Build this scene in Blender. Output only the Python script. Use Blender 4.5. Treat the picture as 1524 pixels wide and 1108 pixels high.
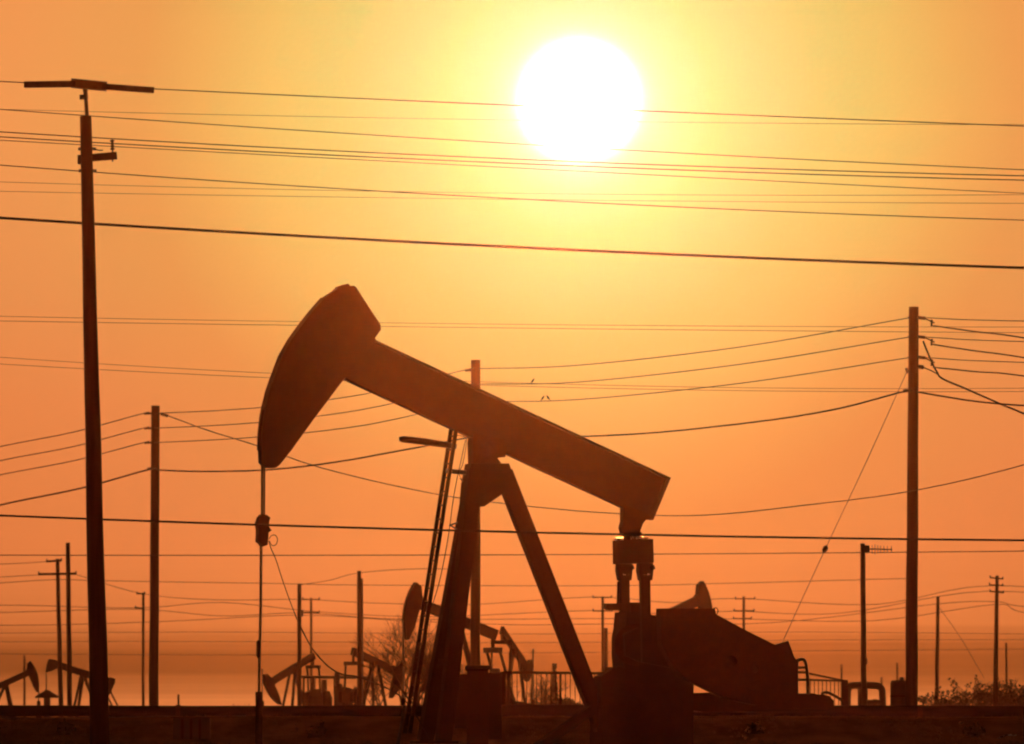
import bpy, math, random
from mathutils import Vector, Matrix, noise

for o in list(bpy.data.objects):
    bpy.data.objects.remove(o, do_unlink=True)
scn = bpy.context.scene
COL = scn.collection
R = math.radians
random.seed(7)

# ------------------------------------------------------------------ camera
CAM_Z = 0.9            # a low tripod
F = 762 / math.tan(R(3.0))   # focal length in photo pixels (6 degree telephoto)
HX, HY = 762.0, 1056.0       # where the level horizon point sits in the photo
cd = bpy.data.cameras.new('camera')
cam = bpy.data.objects.new('camera', cd)
COL.objects.link(cam)
cam.location = (0, 0, CAM_Z)
cam.rotation_euler = (R(90), 0, 0)
cd.sensor_width = 36
cd.lens = 18 / math.tan(R(3.0))
cd.shift_y = (HY - 554) / 1524
cd.clip_start = 1
cd.clip_end = 8000
cd.dof.use_dof = True
cd.dof.focus_distance = 210
cd.dof.aperture_fstop = 6.3
scn.camera = cam

# ------------------------------------------------------------------ sun and sky
SUN = Vector(((862 - HX) / F, 1, (HY - 150) / F)).normalized()
SUN_EL = math.asin(SUN.z)
SUN_AZ = math.atan2(SUN.x, SUN.y)
sl = bpy.data.lights.new('sun', 'SUN')
sl.energy = 2.2
sl.angle = R(0.5)
sl.color = (1.0, 0.215, 0.048)
sun = bpy.data.objects.new('sun', sl)
COL.objects.link(sun)
sun.rotation_euler = (-SUN).to_track_quat('-Z', 'Y').to_euler()
sun.location = (0, 0, 60)


def srgb(r, g, b):
    f = lambda c: c / 12.92 if c <= 0.04045 else ((c + 0.055) / 1.055) ** 2.4
    return (f(r / 255), f(g / 255), f(b / 255), 1)


W = bpy.data.worlds.new('World')
scn.world = W
W.use_nodes = True
nt = W.node_tree
N, L = nt.nodes, nt.links
N.clear()


def node(tree, kind, **kw):
    n = tree.nodes.new(kind)
    for k, v in kw.items():
        setattr(n, k, v)
    return n


def math_n(tree, op, a, b=None, clamp=False):
    n = node(tree, 'ShaderNodeMath', operation=op)
    n.use_clamp = clamp
    for i, v in enumerate((a, b)):
        if v is None:
            continue
        if isinstance(v, (int, float)):
            n.inputs[i].default_value = v
        else:
            tree.links.new(v, n.inputs[i])
    return n.outputs[0]


def mixc(tree, mode, fac, a, b):
    n = node(tree, 'ShaderNodeMix', data_type='RGBA', blend_type=mode)
    for s, v in ((n.inputs[0], fac), (n.inputs[6], a), (n.inputs[7], b)):
        if isinstance(v, (int, float)):
            s.default_value = v
        elif isinstance(v, tuple):
            s.default_value = v
        else:
            tree.links.new(v, s)
    return n.outputs[2]


def ramp(tree, fac, stops, interp='LINEAR'):
    n = node(tree, 'ShaderNodeValToRGB')
    cr = n.color_ramp
    cr.interpolation = interp
    while len(cr.elements) < len(stops):
        cr.elements.new(0.5)
    for e, (p, c) in zip(cr.elements, stops):
        e.position = p
        e.color = c
    tree.links.new(fac, n.inputs[0])
    return n.outputs[0]


def maprange(tree, v, a, b, c, d, kind='SMOOTHSTEP'):
    n = node(tree, 'ShaderNodeMapRange', interpolation_type=kind)
    tree.links.new(v, n.inputs[0])
    for i, x in enumerate((a, b, c, d)):
        n.inputs[i + 1].default_value = x
    return n.outputs[0]


tc = node(nt, 'ShaderNodeTexCoord')
nrm = node(nt, 'ShaderNodeVectorMath', operation='NORMALIZE')
L.new(tc.outputs['Generated'], nrm.inputs[0])
dst = node(nt, 'ShaderNodeVectorMath', operation='DISTANCE')
L.new(nrm.outputs[0], dst.inputs[0])
dst.inputs[1].default_value = SUN
chord = dst.outputs['Value']                       # ~ angle from the sun
apx = math_n(nt, 'MULTIPLY', chord, F)             # the same, 254 to a degree
sep = node(nt, 'ShaderNodeSeparateXYZ')
L.new(nrm.outputs[0], sep.inputs[0])
elev = sep.outputs[2]

SKY_STOPS = [   # angle from the sun (254 = 1 degree), linear colour of the dusty sky
    (0, (.7, .80, .60, 1)), (118, (.62, .78, .44, 1)), (150, (.56, .76, .35, 1)), (198, (.5, .74, .26, 1)),
    (262, (.41, .66, .22, 1)), (350, (.41, .585, .165, 1)), (461, (.57, .50, .13, 1)), (560, (.64, .40, .10, 1)),
    (650, (.67, .33, .084, 1)), (840, (.75, .305, .083, 1)), (1000, (.78, .295, .078, 1)), (1200, (.76, .27, .07, 1)),
    (1400, (.70, .235, .06, 1))]
glow = ramp(nt, math_n(nt, 'DIVIDE', apx, 1400), [(a / 1400, c) for a, c in SKY_STOPS])
# away from the sun the sky goes on darkening
far = math_n(nt, 'POWER', math_n(nt, 'DIVIDE', math_n(nt, 'MAXIMUM', math_n(nt, 'SUBTRACT', chord, 0.08), 0), 0.09), 1.6)
fall = math_n(nt, 'DIVIDE', 1, math_n(nt, 'ADD', far, 1))
# dust layer lying low over the plain, thinner under the sun, with flat streaks
mp = node(nt, 'ShaderNodeMapping')
mp.inputs['Scale'].default_value = (7, 7, 900)
L.new(nrm.outputs[0], mp.inputs[0])
nz = node(nt, 'ShaderNodeTexNoise')
nz.inputs['Scale'].default_value = 1.6
nz.inputs['Detail'].default_value = 3
L.new(mp.outputs[0], nz.inputs['Vector'])
el2 = math_n(nt, 'ADD', elev, math_n(nt, 'MULTIPLY', math_n(nt, 'SUBTRACT', nz.outputs[0], 0.5), 0.0024))
EPX = F * 0.02
BAND = [(0, 1.0), (17, .86), (36, .48), (57, .27), (81, .29), (106, .52), (130, .77), (175, .90), (240, 1.0)]
band = ramp(nt, math_n(nt, 'DIVIDE', el2, 0.02), [(e / EPX, (f, f * .98, f ** 1.25, 1)) for e, f in BAND])
low = ramp(nt, math_n(nt, 'DIVIDE', elev, 0.07), [
    (0.0, (.74, .66, .68, 1)), (0.24, (.82, .655, .66, 1)), (0.45, (.88, .74, .77, 1)), (0.62, (.90, .88, .90, 1)), (0.85, (1, 1, 1, 1))])
sky1 = mixc(nt, 'MULTIPLY', 1.0, mixc(nt, 'MULTIPLY', 1.0, glow, low), band)
sky2 = mixc(nt, 'MULTIPLY', 1.0, sky1, fall)
# physical sky of the same low sun, seen through the dust
st = node(nt, 'ShaderNodeTexSky', sky_type='NISHITA')
st.sun_disc = False
st.sun_elevation = SUN_EL
st.sun_rotation = SUN_AZ
st.dust_density = 4
st.air_density = 1.5
nish = mixc(nt, 'MULTIPLY', 1.0, st.outputs[0], (0.003, 0.0009, 0.0003, 1))
sky3 = mixc(nt, 'ADD', 1.0, sky2, nish)
# the sun itself
# (overexposed, with a soft rim of aureole)
rim = math_n(nt, 'EXPONENT', math_n(nt, 'DIVIDE', math_n(nt, 'SUBTRACT', 87.0, apx), 10.5))
discv = math_n(nt, 'MINIMUM', rim, 45.0)
dc = mixc(nt, 'MULTIPLY', 1.0, (1, 0.97, 0.86, 1), discv)
sky4 = mixc(nt, 'ADD', 1.0, sky3, dc)
bg = node(nt, 'ShaderNodeBackground')
L.new(sky4, bg.inputs[0])
bg.inputs[1].default_value = 1.0
wo = node(nt, 'ShaderNodeOutputWorld')
L.new(bg.outputs[0], wo.inputs[0])

scn.view_settings.view_transform = 'Standard'
scn.view_settings.look = 'None'
scn.view_settings.exposure = 0
scn.view_settings.gamma = 1
scn.view_settings.use_curve_mapping = False
scn.render.engine = 'CYCLES'
scn.cycles.use_denoising = True
scn.cycles.filter_width = 2.1
scn.cycles.max_bounces = 5
scn.cycles.volume_bounces = 0

# ------------------------------------------------------------------ materials


def mat(name, c1, c2, scale=4.0, rough=0.7, metal=0.0, stretch=(1, 1, 1), bump=0.0, spec=0.3):
    m = bpy.data.materials.new(name)
    m.use_nodes = True
    t = m.node_tree
    b = t.nodes['Principled BSDF']
    co = node(t, 'ShaderNodeTexCoord')
    mpn = node(t, 'ShaderNodeMapping')
    mpn.inputs['Scale'].default_value = stretch
    t.links.new(co.outputs['Object'], mpn.inputs[0])
    no = node(t, 'ShaderNodeTexNoise')
    no.inputs['Scale'].default_value = scale
    no.inputs['Detail'].default_value = 6
    no.inputs['Roughness'].default_value = 0.65
    t.links.new(mpn.outputs[0], no.inputs['Vector'])
    col = ramp(t, no.outputs[0], [(0.35, c1 + (1,)), (0.65, c2 + (1,))])
    t.links.new(col, b.inputs['Base Color'])
    rr = maprange(t, no.outputs[0], 0.3, 0.7, max(rough - 0.12, 0.05), min(rough + 0.12, 1), 'LINEAR')
    t.links.new(rr, b.inputs['Roughness'])
    b.inputs['Metallic'].default_value = metal
    b.inputs['Specular IOR Level'].default_value = spec
    if bump:
        bn = node(t, 'ShaderNodeBump')
        bn.inputs['Strength'].default_value = bump
        bn.inputs['Distance'].default_value = 0.02
        t.links.new(no.outputs[0], bn.inputs['Height'])
        t.links.new(bn.outputs[0], b.inputs['Normal'])
    return m


STEEL = mat('weathered_machine_paint', (0.038, 0.03, 0.026), (0.056, 0.038, 0.028), 3, 0.85, spec=0.12)
IRON = mat('rusty_iron', (0.042, 0.027, 0.02), (0.066, 0.034, 0.02), 6, 0.88, spec=0.1)
BRIGHT = mat('bright_glint_steel', (0.6, 0.57, 0.52), (0.72, 0.68, 0.62), 8, 0.26, 1.0)  # mirror-like metal for the pieces added as glints
GALV = mat('galvanised_steel', (0.10, 0.095, 0.09), (0.16, 0.15, 0.14), 9, 0.55, 0.4)
WOOD = mat('creosoted_pole_wood', (0.035, 0.022, 0.014), (0.075, 0.045, 0.028), 7, 0.9, 0, (1, 1, 0.06), 0.4)
CABLE = mat('dark_cable', (0.03, 0.026, 0.024), (0.05, 0.04, 0.035), 5, 0.7)
PORC = mat('brown_porcelain', (0.05, 0.025, 0.015), (0.08, 0.035, 0.02), 9, 0.4)
CONC = mat('dusty_concrete', (0.13, 0.11, 0.09), (0.2, 0.17, 0.14), 5, 0.9)
TWIG = mat('dry_twigs', (0.05, 0.034, 0.022), (0.08, 0.055, 0.035), 9, 0.9)
BRUSH = mat('dry_brush_leaves', (0.04, 0.035, 0.018), (0.07, 0.055, 0.03), 9, 0.9)
STRAW = mat('dry_grass', (0.09, 0.065, 0.035), (0.14, 0.10, 0.05), 9, 0.9)
FEATHER = mat('dark_feathers', (0.02, 0.018, 0.016), (0.035, 0.03, 0.028), 30, 0.7)
SOIL = mat('dry_oilfield_soil', (0.14, 0.095, 0.062), (0.30, 0.20, 0.13), 0.8, 0.95, 0, (1, 0.35, 1), 0.5, 0.0)
PIPE = mat('tarred_pipe_wrap', (0.02, 0.017, 0.015), (0.03, 0.025, 0.02), 2, 0.9, spec=0.05)
TANK = mat('dark_tank_paint', (0.05, 0.045, 0.04), (0.08, 0.06, 0.045), 2, 0.7)

# ------------------------------------------------------------------ helpers
WM = {}


def at(px, py, d):
    """point seen at photo pixel (px, py) that stands d metres away"""
    return Vector(((px - HX) * d / F, d, CAM_Z + (HY - py) * d / F))


def tag(o, label=None, cat=None, group=None, kind=None):
    for k, v in (('label', label), ('category', cat), ('group', group), ('kind', kind)):
        if v:
            o[k] = v
    return o


def thing(name, loc, label, cat, rz=0.0, group=None):
    o = bpy.data.objects.new(name, None)
    COL.objects.link(o)
    o.empty_display_size = 0.3
    o.location = loc
    o.rotation_euler = (0, 0, rz)
    WM[o.name] = Matrix.Translation(Vector(loc)) @ Matrix.Rotation(rz, 4, 'Z')
    return tag(o, label, cat, group)


class MB:
    """collects shapes given in world coordinates, links them as one mesh object"""

    def __init__(s):
        s.v, s.f = [], []

    def add(s, vs, fs):
        k = len(s.v)
        s.v += [Vector(p) for p in vs]
        s.f += [tuple(i + k for i in f) for f in fs]
        return s

    def prism(s, poly, off, shift=None):
        """polygon (list of points) pushed along off, centred on the polygon plane unless shift given"""
        off = Vector(off)
        a = [Vector(p) - off * 0.5 for p in poly] if shift is None else [Vector(p) + Vector(shift) for p in poly]
        n = len(a)
        b = [p + off for p in a]
        fs = [tuple(range(n)), tuple(range(2 * n - 1, n - 1, -1))]
        fs += [(i, n + i, n + (i + 1) % n, (i + 1) % n) for i in range(n)]
        return s.add(a + b, fs)

    def box(s, c, size, m=None):
        c = Vector(c)
        m = m or Matrix.Identity(3)
        x, y, z = (d / 2 for d in size)
        vs = [c + m @ Vector((sx * x, sy * y, sz * z)) for sx in (-1, 1) for sy in (-1, 1) for sz in (-1, 1)]
        return s.add(vs, [(0, 1, 3, 2), (4, 6, 7, 5), (0, 4, 5, 1), (2, 3, 7, 6), (0, 2, 6, 4), (1, 5, 7, 3)])

    def bar(s, a, b, w, h, up=(0, 0, 1)):
        """rectangular bar from a to b"""
        a, b = Vector(a), Vector(b)
        d = (b - a).normalized()
        u = Vector(up)
        x = d.cross(u)
        if x.length < 1e-4:
            x = d.cross(Vector((0, 1, 0)))
        x.normalize()
        z = x.cross(d).normalized()
        vs = [p + x * sx * w / 2 + z * sz * h / 2 for p in (a, b) for sx, sz in ((-1, -1), (1, -1), (1, 1), (-1, 1))]
        return s.add(vs, [(3, 2, 1, 0), (4, 5, 6, 7), (0, 1, 5, 4), (1, 2, 6, 5), (2, 3, 7, 6), (3, 0, 4, 7)])

    def tube(s, pts, r, n=6, cap=True):
        pts = [Vector(p) for p in pts]
        rs = r if isinstance(r, (list, tuple)) else [r] * len(pts)
        t0 = (pts[1] - pts[0]).normalized()
        u = t0.cross(Vector((0, 0, 1)))
        if u.length < 1e-3:
            u = t0.cross(Vector((0, 1, 0)))
        u.normalize()
        vs = []
        for i, p in enumerate(pts):
            t = (pts[min(i + 1, len(pts) - 1)] - pts[max(i - 1, 0)]).normalized()
            u = (u - t * u.dot(t)).normalized()
            w = t.cross(u)
            for k in range(n):
                a = 2 * math.pi * k / n
                vs.append(p + (u * math.cos(a) + w * math.sin(a)) * rs[i])
        fs = []
        for i in range(len(pts) - 1):
            for k in range(n):
                k2 = (k + 1) % n
                fs.append((i * n + k, i * n + k2, (i + 1) * n + k2, (i + 1) * n + k))
        if cap:
            fs.append(tuple(range(n - 1, -1, -1)))
            fs.append(tuple(range((len(pts) - 1) * n, len(pts) * n)))
        return s.add(vs, fs)

    def build(s, name, m, parent=None, smooth=False, origin=None):
        me = bpy.data.meshes.new(name)
        if parent is not None:
            inv = WM[parent.name].inverted()
            vs = [inv @ p for p in s.v]
            wm = WM[parent.name]
        else:
            if origin is None:
                lo = [min(p[i] for p in s.v) for i in range(3)]
                hi = [max(p[i] for p in s.v) for i in range(3)]
                origin = Vector(((lo[0] + hi[0]) / 2, (lo[1] + hi[1]) / 2, lo[2]))
            vs = [p - origin for p in s.v]
            wm = Matrix.Translation(origin)
        me.from_pydata([tuple(p) for p in vs], [], s.f)
        me.materials.append(m)
        if smooth:
            for p in me.polygons:
                p.use_smooth = True
        me.update()
        o = bpy.data.objects.new(name, me)
        COL.objects.link(o)
        if parent is not None:
            o.parent = parent
        else:
            o.location = origin
        WM[o.name] = wm
        return o


def copy_part(o, offset):
    """another piece alike, offset in world metres; shares the mesh"""
    c = o.copy()
    COL.objects.link(c)
    r = WM[o.parent.name].to_3x3().inverted()
    c.location = o.location + r @ Vector(offset)
    WM[c.name] = WM[o.parent.name]
    return c


def smooth_path(pts, n=10):
    pts = [Vector(p) for p in pts]
    if len(pts) < 3:
        return [pts[0].lerp(pts[1], i / n) for i in range(n + 1)]
    ext = [2 * pts[0] - pts[1]] + pts + [2 * pts[-1] - pts[-2]]
    out = []
    for i in range(1, len(ext) - 2):
        p0, p1, p2, p3 = ext[i - 1:i + 3]
        for k in range(n):
            t = k / n
            out.append(0.5 * ((2 * p1) + (p2 - p0) * t + (2 * p0 - 5 * p1 + 4 * p2 - p3) * t * t
                              + (3 * p1 - p0 - 3 * p2 + p3) * t ** 3))
    out.append(pts[-1])
    return out


# ------------------------------------------------------------------ the ground and the air
def ground_z(x, y):
    ridge = 0.735 * math.exp(-((y - 228) / 7.0) ** 2)
    n = noise.noise(Vector((x * 0.16, y * 0.05, 3.1))) * 0.10 + noise.noise(Vector((x * 0.7, y * 0.2, 8.7))) * 0.035
    dip = -0.05 * max(0.0, min(1.0, (-x - 4.0) / 2))     # bank shaped lower at left to let glints show above it
    return max(-0.3, ridge * (1 + n) + dip * math.exp(-((y - 228) / 8.0) ** 2))


gv, gf = [], []
xs = [-700, -300, -120, -60, -35] + [-16 + 0.25 * i for i in range(129)] + [35, 60, 120, 300, 700]
ys = [-60, 0, 60, 120, 160, 190, 205] + [212 + 0.7 * i for i in range(51)] + [252, 260, 280, 320, 390, 430, 500, 650, 850, 1100, 1480]
for y in ys:
    for x in xs:
        gv.append((x, y, ground_z(x, y)))
nx = len(xs)
for j in range(len(ys) - 1):
    for i in range(nx - 1):
        gf.append((j * nx + i, j * nx + i + 1, (j + 1) * nx + i + 1, (j + 1) * nx + i))
gm = MB()
gm.v, gm.f = [Vector(p) for p in gv], gf
ground = gm.build('ground', SOIL, smooth=True, origin=Vector((0, 0, 0)))
tag(ground, 'dark bare oilfield soil with a low bank', kind='structure')

hz = bpy.data.materials.new('glare_haze')  # air haze, tuned to imitate lens glare over the silhouettes as well
hz.use_nodes = True
t = hz.node_tree
t.nodes.clear()
pv = node(t, 'ShaderNodeVolumePrincipled')
pv.inputs['Color'].default_value = (1.0, 0.79, 0.62, 1)
pv.inputs['Density'].default_value = 1.12e-5
pv.inputs['Anisotropy'].default_value = 0.986
om = node(t, 'ShaderNodeOutputMaterial')
t.links.new(pv.outputs[0], om.inputs['Volume'])
hb = MB().box((0, 700, 6.6), (1500, 1600, 15.8)).build('haze', hz)
tag(hb, 'thin warm haze in the air, standing in for lens glare too', kind='stuff')


def grass(name, spots, hmin, hmax, label):
    m = MB()
    for (x, y) in spots:
        z = ground_z(x, y)
        for k in range(5):
            a = random.uniform(0, 6.283)
            h = random.uniform(hmin, hmax)
            b = Vector((x + random.uniform(-.05, .05), y, z - 0.02))
            tip = b + Vector((math.cos(a) * h * .5, math.sin(a) * h * .3, h))
            w = Vector((0.008, 0.0, 0))
            m.add([b - w, b + w, tip], [(0, 1, 2)])
    o = m.build(name, STRAW)
    return tag(o, label, kind='stuff')


spots = []
while len(spots) < 2600:
    x, y = random.uniform(-15, 15), random.uniform(217, 231)
    if noise.noise(Vector((x * 0.5, y * 0.12, 0))) + random.uniform(-.3, .3) > 0.05:
        spots.append((x, y))
grass('dry_grass', spots, 0.02, 0.09, 'short dry grass along the low bank')

# ------------------------------------------------------------------ steam pipeline behind the bank
PD = 237.0
pl = thing('steam_pipeline', at(762, HY, PD) * 1 - Vector((0, 0, CAM_Z)),
           'long dark raised pipe running level across the whole view', 'pipeline')
zc = at(0, 1058.3, PD).z
m = MB()
m.tube([(-60 + 4 * i, PD, zc + 0.012 * math.sin(i * 1.3)) for i in range(31)], 8.3 * PD / F, 12)
m.build('pipe', PIPE, pl, True)
sp0 = None
for i in range(-5, 6):
    x = i * 6.0 + 1.4
    if sp0 is None:
        m = MB()
        m.bar((x, PD, -0.3), (x, PD, zc - 0.17), 0.14, 0.14)
        m.box((x, PD, zc - 0.2), (0.5, 0.3, 0.08))
        sp0, sx0 = m.build('support', IRON, pl), x
    else:
        copy_part(sp0, (x - sx0, 0, 0))
cl0 = None
for i in range(-4, 5):
    x = i * 6.0 + 3.9
    if cl0 is None:
        cl0, cx0 = MB().tube([(x - .06, PD, zc), (x + .06, PD, zc)], 9.0 * PD / F, 12).build('clamp', IRON, pl), x
    else:
        copy_part(cl0, (x - cx0, 0, 0))
# thin pipe added below it for glints, bent so they come and go
m = MB()
D2 = 233.5
pts = [at(px, py, D2) for px, py in ((-120, 1071), (0, 1068.6), (60, 1070.5), (180, 1067.6), (255, 1067.4), (290, 1070.5), (330, 1067.5), (372, 1067.5), (460, 1070), (560, 1073))]
m.tube(smooth_path(pts, 6), 0.026, 8)
tag(m.build('glint_line', GALV, smooth=True), 'thin pipe added for glints low along the bank at far left', 'pipe')

# ------------------------------------------------------------------ poles


def shaft(m, top, bot, rt, rb, n=12):
    k = 10
    pts, rs = [], []
    for i in range(k + 1):
        f = i / k
        p = bot.lerp(top, f)
        j = 0.012 * math.sin(i * 1.9 + top.x)
        pts.append(p + Vector((j * (1 - f), 0, 0)))
        rs.append(rb + (rt - rb) * f)
    return m.tube(pts, rs, n)


def pole(name, d, top, w_top, bot_x, w_bot, label, cat='pole', ground_y=None, group=None, mt=WOOD):
    """wooden pole d metres away; top = (px, py); widths in photo pixels; bot_x = px at the horizon line"""
    tx, ty = top
    zt = at(tx, ty, d).z
    gz = ground_z(at(bot_x, HY, d).x, d)
    slope = (at(bot_x, HY, d).x - at(tx, ty, d).x) / (zt - CAM_Z)
    bx = at(tx, ty, d).x + slope * (zt - gz)
    b = Vector((bx, d, gz - 0.4))
    root = thing(name, (bx, d, gz), label, cat, 0, group)
    m = MB()
    shaft(m, at(tx, ty, d), b, w_top * d / F / 2, w_bot * d / F / 2)
    m.build('shaft', mt, root, True)
    return root


def insulator(parent, a, b, r=0.045, mt=None):
    """strain insulator with sheds from a to b"""
    a, b = Vector(a), Vector(b)
    m = MB()
    n = 8
    pts = [a.lerp(b, i / n) for i in range(n + 1)]
    rs = [r * (0.35 if i % 2 == 0 else 1) for i in range(n + 1)]
    return m.tube(pts, rs, 8).build('insulator', mt or PORC, parent, True)


def arm(parent, a, b, h, name='crossarm', mt=WOOD, w=None):
    return MB().bar(a, b, w or h, h).build(name, mt, parent)


# tall near pole at left
DA = 190.0
pa = pole('utility_pole', DA, (127.5, 173), 17, 148.2, 30,
          'tallest and nearest wooden pole with a bent crossarm on its top', 'pole')
m = MB()
m.tube([at(130.5, 190, DA), at(128, 150, DA), at(126.5, 130, DA)], [3.4 * DA / F, 2.9 * DA / F, 4 * DA / F], 10)
m.build('mast', GALV, pa, True)
MB().tube([at(118.5, 145, DA), at(131, 144.5, DA)], 0.05, 8).build('clamp', GALV, pa, True)
MB().bar(at(37, 126.3, DA), at(112, 125.2, DA - .25), 0.12, 9.2 * DA / F).build('crossarm', WOOD, pa)
MB().bar(at(152, 129, DA - .25), at(228.5, 134.6, DA), 0.12, 8.6 * DA / F).build('crossarm', WOOD, pa)
MB().bar(at(106, 124, DA - .1), at(159, 129.2, DA - .1), 0.3, 13 * DA / F).build('arm_bracket', GALV, pa)
arm(pa, at(137, 235, DA - .1), at(174, 232, DA - .1), 11 * DA / F, 'bracket_arm', WOOD, 0.12)
MB().box(at(118.6, 238, DA), (0.07, .3, .17)).build('bracket_plate', GALV, pa)
insulator(pa, at(167.5, 224, DA - .1), at(167, 208, DA - .1), 0.055)
MB().tube([at(167.5, 241, DA - .1), at(167.5, 222, DA - .1)], 0.018, 6).build('pin', GALV, pa)
b0 = MB().tube([at(116.5, 222, DA), at(143, 222, DA)], 0.035, 6).build('through_bolt', GALV, pa)
copy_part(b0, (0.01, 0, -32.5 * DA / F))
MB().tube(smooth_path([at(140, 222, DA - .2), at(148, 224, DA - .2), at(153, 224, DA - .2)], 4), 0.012, 5).build('tie_wire', CABLE, pa)

# the receding line of three poles
DB, DC, DD = 344.0, 299.0, 260.0
GL = 'wooden poles of the line receding to the left'
pb = pole('utility_pole', DB, (231.5, 604), 12.5, 228.5, 14.5,
          'medium pole right of the tallest one, three small insulators on its left', 'pole', group=GL)
for y in (615.5, 637.5, 659):
    insulator(pb, at(214.5, y + .5, DB), at(225.5, y, DB), 0.055)
insulator(pb, at(219, 698.5, DB), at(226, 697, DB), 0.06)
insulator(pb, at(239, 616, DB - .2), at(250.5, 619.5, DB - .2), 0.075)
pc = pole('utility_pole', DC, (708, 536), 13.6, 707.5, 15,
          'middle pole whose top shows above the big pump beam', 'pole', group=GL)
for y in (551, 574, 600):
    insulator(pc, at(692, y + .6, DC), at(701.5, y, DC), 0.055)
pd = pole('utility_pole', DD, (1360, 457), 14.5, 1356, 19.5,
          'right hand pole with cables, insulators and a sloping guy wire', 'pole', group=GL)
for y in (473, 501.5, 532):
    insulator(pd, at(1367.5, y, DD - .2), at(1377, y + 1, DD - .4), 0.05)
    insulator(pd, at(1387, y + 3, DD - .5), at(1386.5, y + 13, DD - .5), 0.045)
    MB().tube([at(1351, y, DD), at(1369, y, DD)], 0.03, 6).build('through_bolt', GALV, pd)
    MB().tube([at(1376, y + 1, DD - .4), at(1391, y + 8, DD - .5)], 0.018, 6).build('jumper', CABLE, pd)
insulator(pd, at(1367.5, 546, DD - .2), at(1374.5, 547, DD - .3), 0.06)
insulator(pd, at(1344, 582.5, DD), at(1351, 581, DD), 0.065)
MB().tube([at(1348.5, 548, DD - .1), at(1351, 556, DD - .1)], 0.04, 6).build('guy_clamp', GALV, pd)


# far poles
def far_pole(d, top, wt, bx, wb, label, arms=(), cat='pole', extra=None, group='distant poles on the plain'):
    p = pole('utility_pole', d, top, wt, bx, wb, label, cat, group=group)
    for (xa, ya, xb, yb, h) in arms:
        q = d - (wt * d / F / 2) - 0.06
        arm(p, at(xa, ya, q), at(xb, yb, q), h * d / F, 'crossarm', WOOD, 0.12)
        for x, y in ((xa + .8, ya), (xb - .8, yb)):
            MB().tube([at(x, y - 1.0, q), at(x, y - h * .5 - 2.4, q)], [1.3 * d / F, .9 * d / F], 6).build('insulator', PORC, p, True)
    return p


far_pole(465, (85.5, 832), 5.6, 91, 7.6, 'far pole with a long crossarm and a short one at its top, far left',
         [(57, 855, 114, 854, 3.6), (69, 836, 92, 834.5, 3)])
far_pole(420, (101, 808), 6.4, 104, 8, 'plain far pole standing just beside the far left crossarm pole')
far_pole(570, (213.3, 882), 4, 213, 4.6, 'thin far pole with two stub arms beside the medium pole at left',
         [(203, 884, 216, 884, 2), (201, 905, 215, 905.5, 2.2)])
p4 = far_pole(420, (445.5, 869), 6, 445.5, 7, 'plain far pole standing where the drooping hose passes')
MB().box(at(449, 913, 418.5), (5 * 420 / F, .3, 10 * 420 / F)).build('switch_box', GALV, p4)
far_pole(600, (463, 890), 3.6, 463.5, 4, 'thin far pole with two crossarms right of the drooping hose',
         [(450, 892.5, 476, 892.5, 1.8), (449, 912, 476, 912, 2)])
p6 = far_pole(405, (534.5, 850), 6, 535.5, 8.5, 'plain far pole left of the small bowed pump head')
MB().tube([at(539, 861, 404), at(539.5, 1050, 404)], 1.6 * 405 / F, 6).build('conduit', GALV, p6)
p7 = far_pole(525, (897, 888), 4, 897.5, 5, 'far pole with two crossarms left of the pump counterweight',
              [(882, 889.5, 911, 889.5, 1.8), (882, 909.5, 912, 909.5, 2)])
MB().tube([at(901.5, 935, 523.5), at(902, 1052, 523.5)], 3.2 * 525 / F, 8).build('riser_pipe', GALV, p7)
far_pole(570, (1107, 888), 4, 1107, 4.6, 'far pole with three crossarms rising behind the pump counterweight',
         [(1094, 891.5, 1124, 891.5, 1.8), (1092, 909.5, 1123, 909.5, 1.9), (1091, 921, 1119, 921, 2)])
far_pole(450, (1396, 888), 4.8, 1393.5, 7, 'plain far pole right of the cable laden right hand pole')
far_pole(420, (1484, 857), 5.2, 1481, 8.4, 'far pole with three short crossarms near the right edge',
         [(1473, 860, 1493, 862, 1.9), (1472, 870.5, 1493, 872, 1.9), (1473, 880.5, 1494, 882.5, 1.9)])
far_pole(525, (1497.5, 957), 3.4, 1498.5, 4, 'short thin pole beside the three armed pole at right')
far_pole(600, (1335.5, 987), 3.2, 1335.5, 3.6, 'short thin post rising behind the dark tank at right')
far_pole(600, (1252.5, 989), 2.8, 1252.5, 3.2, 'short thin post behind the picket guard fence at right')
far_pole(600, (1312, 1008), 3.0, 1312, 3.4, 'lowest thin post rising behind the pipe arches at right')
far_pole(420, (265.5, 1034), 3.2, 265.5, 3.4, 'knee high stake standing alone right of the medium pole')
far_pole(675, (36.2, 975.5), 3.2, 36.4, 3.6, 'thin post in front of the pump head at the far left edge')
far_pole(600, (1374, 1043), 4.0, 1374, 4.2, 'tiny stake just right of the cable laden pole')

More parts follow.
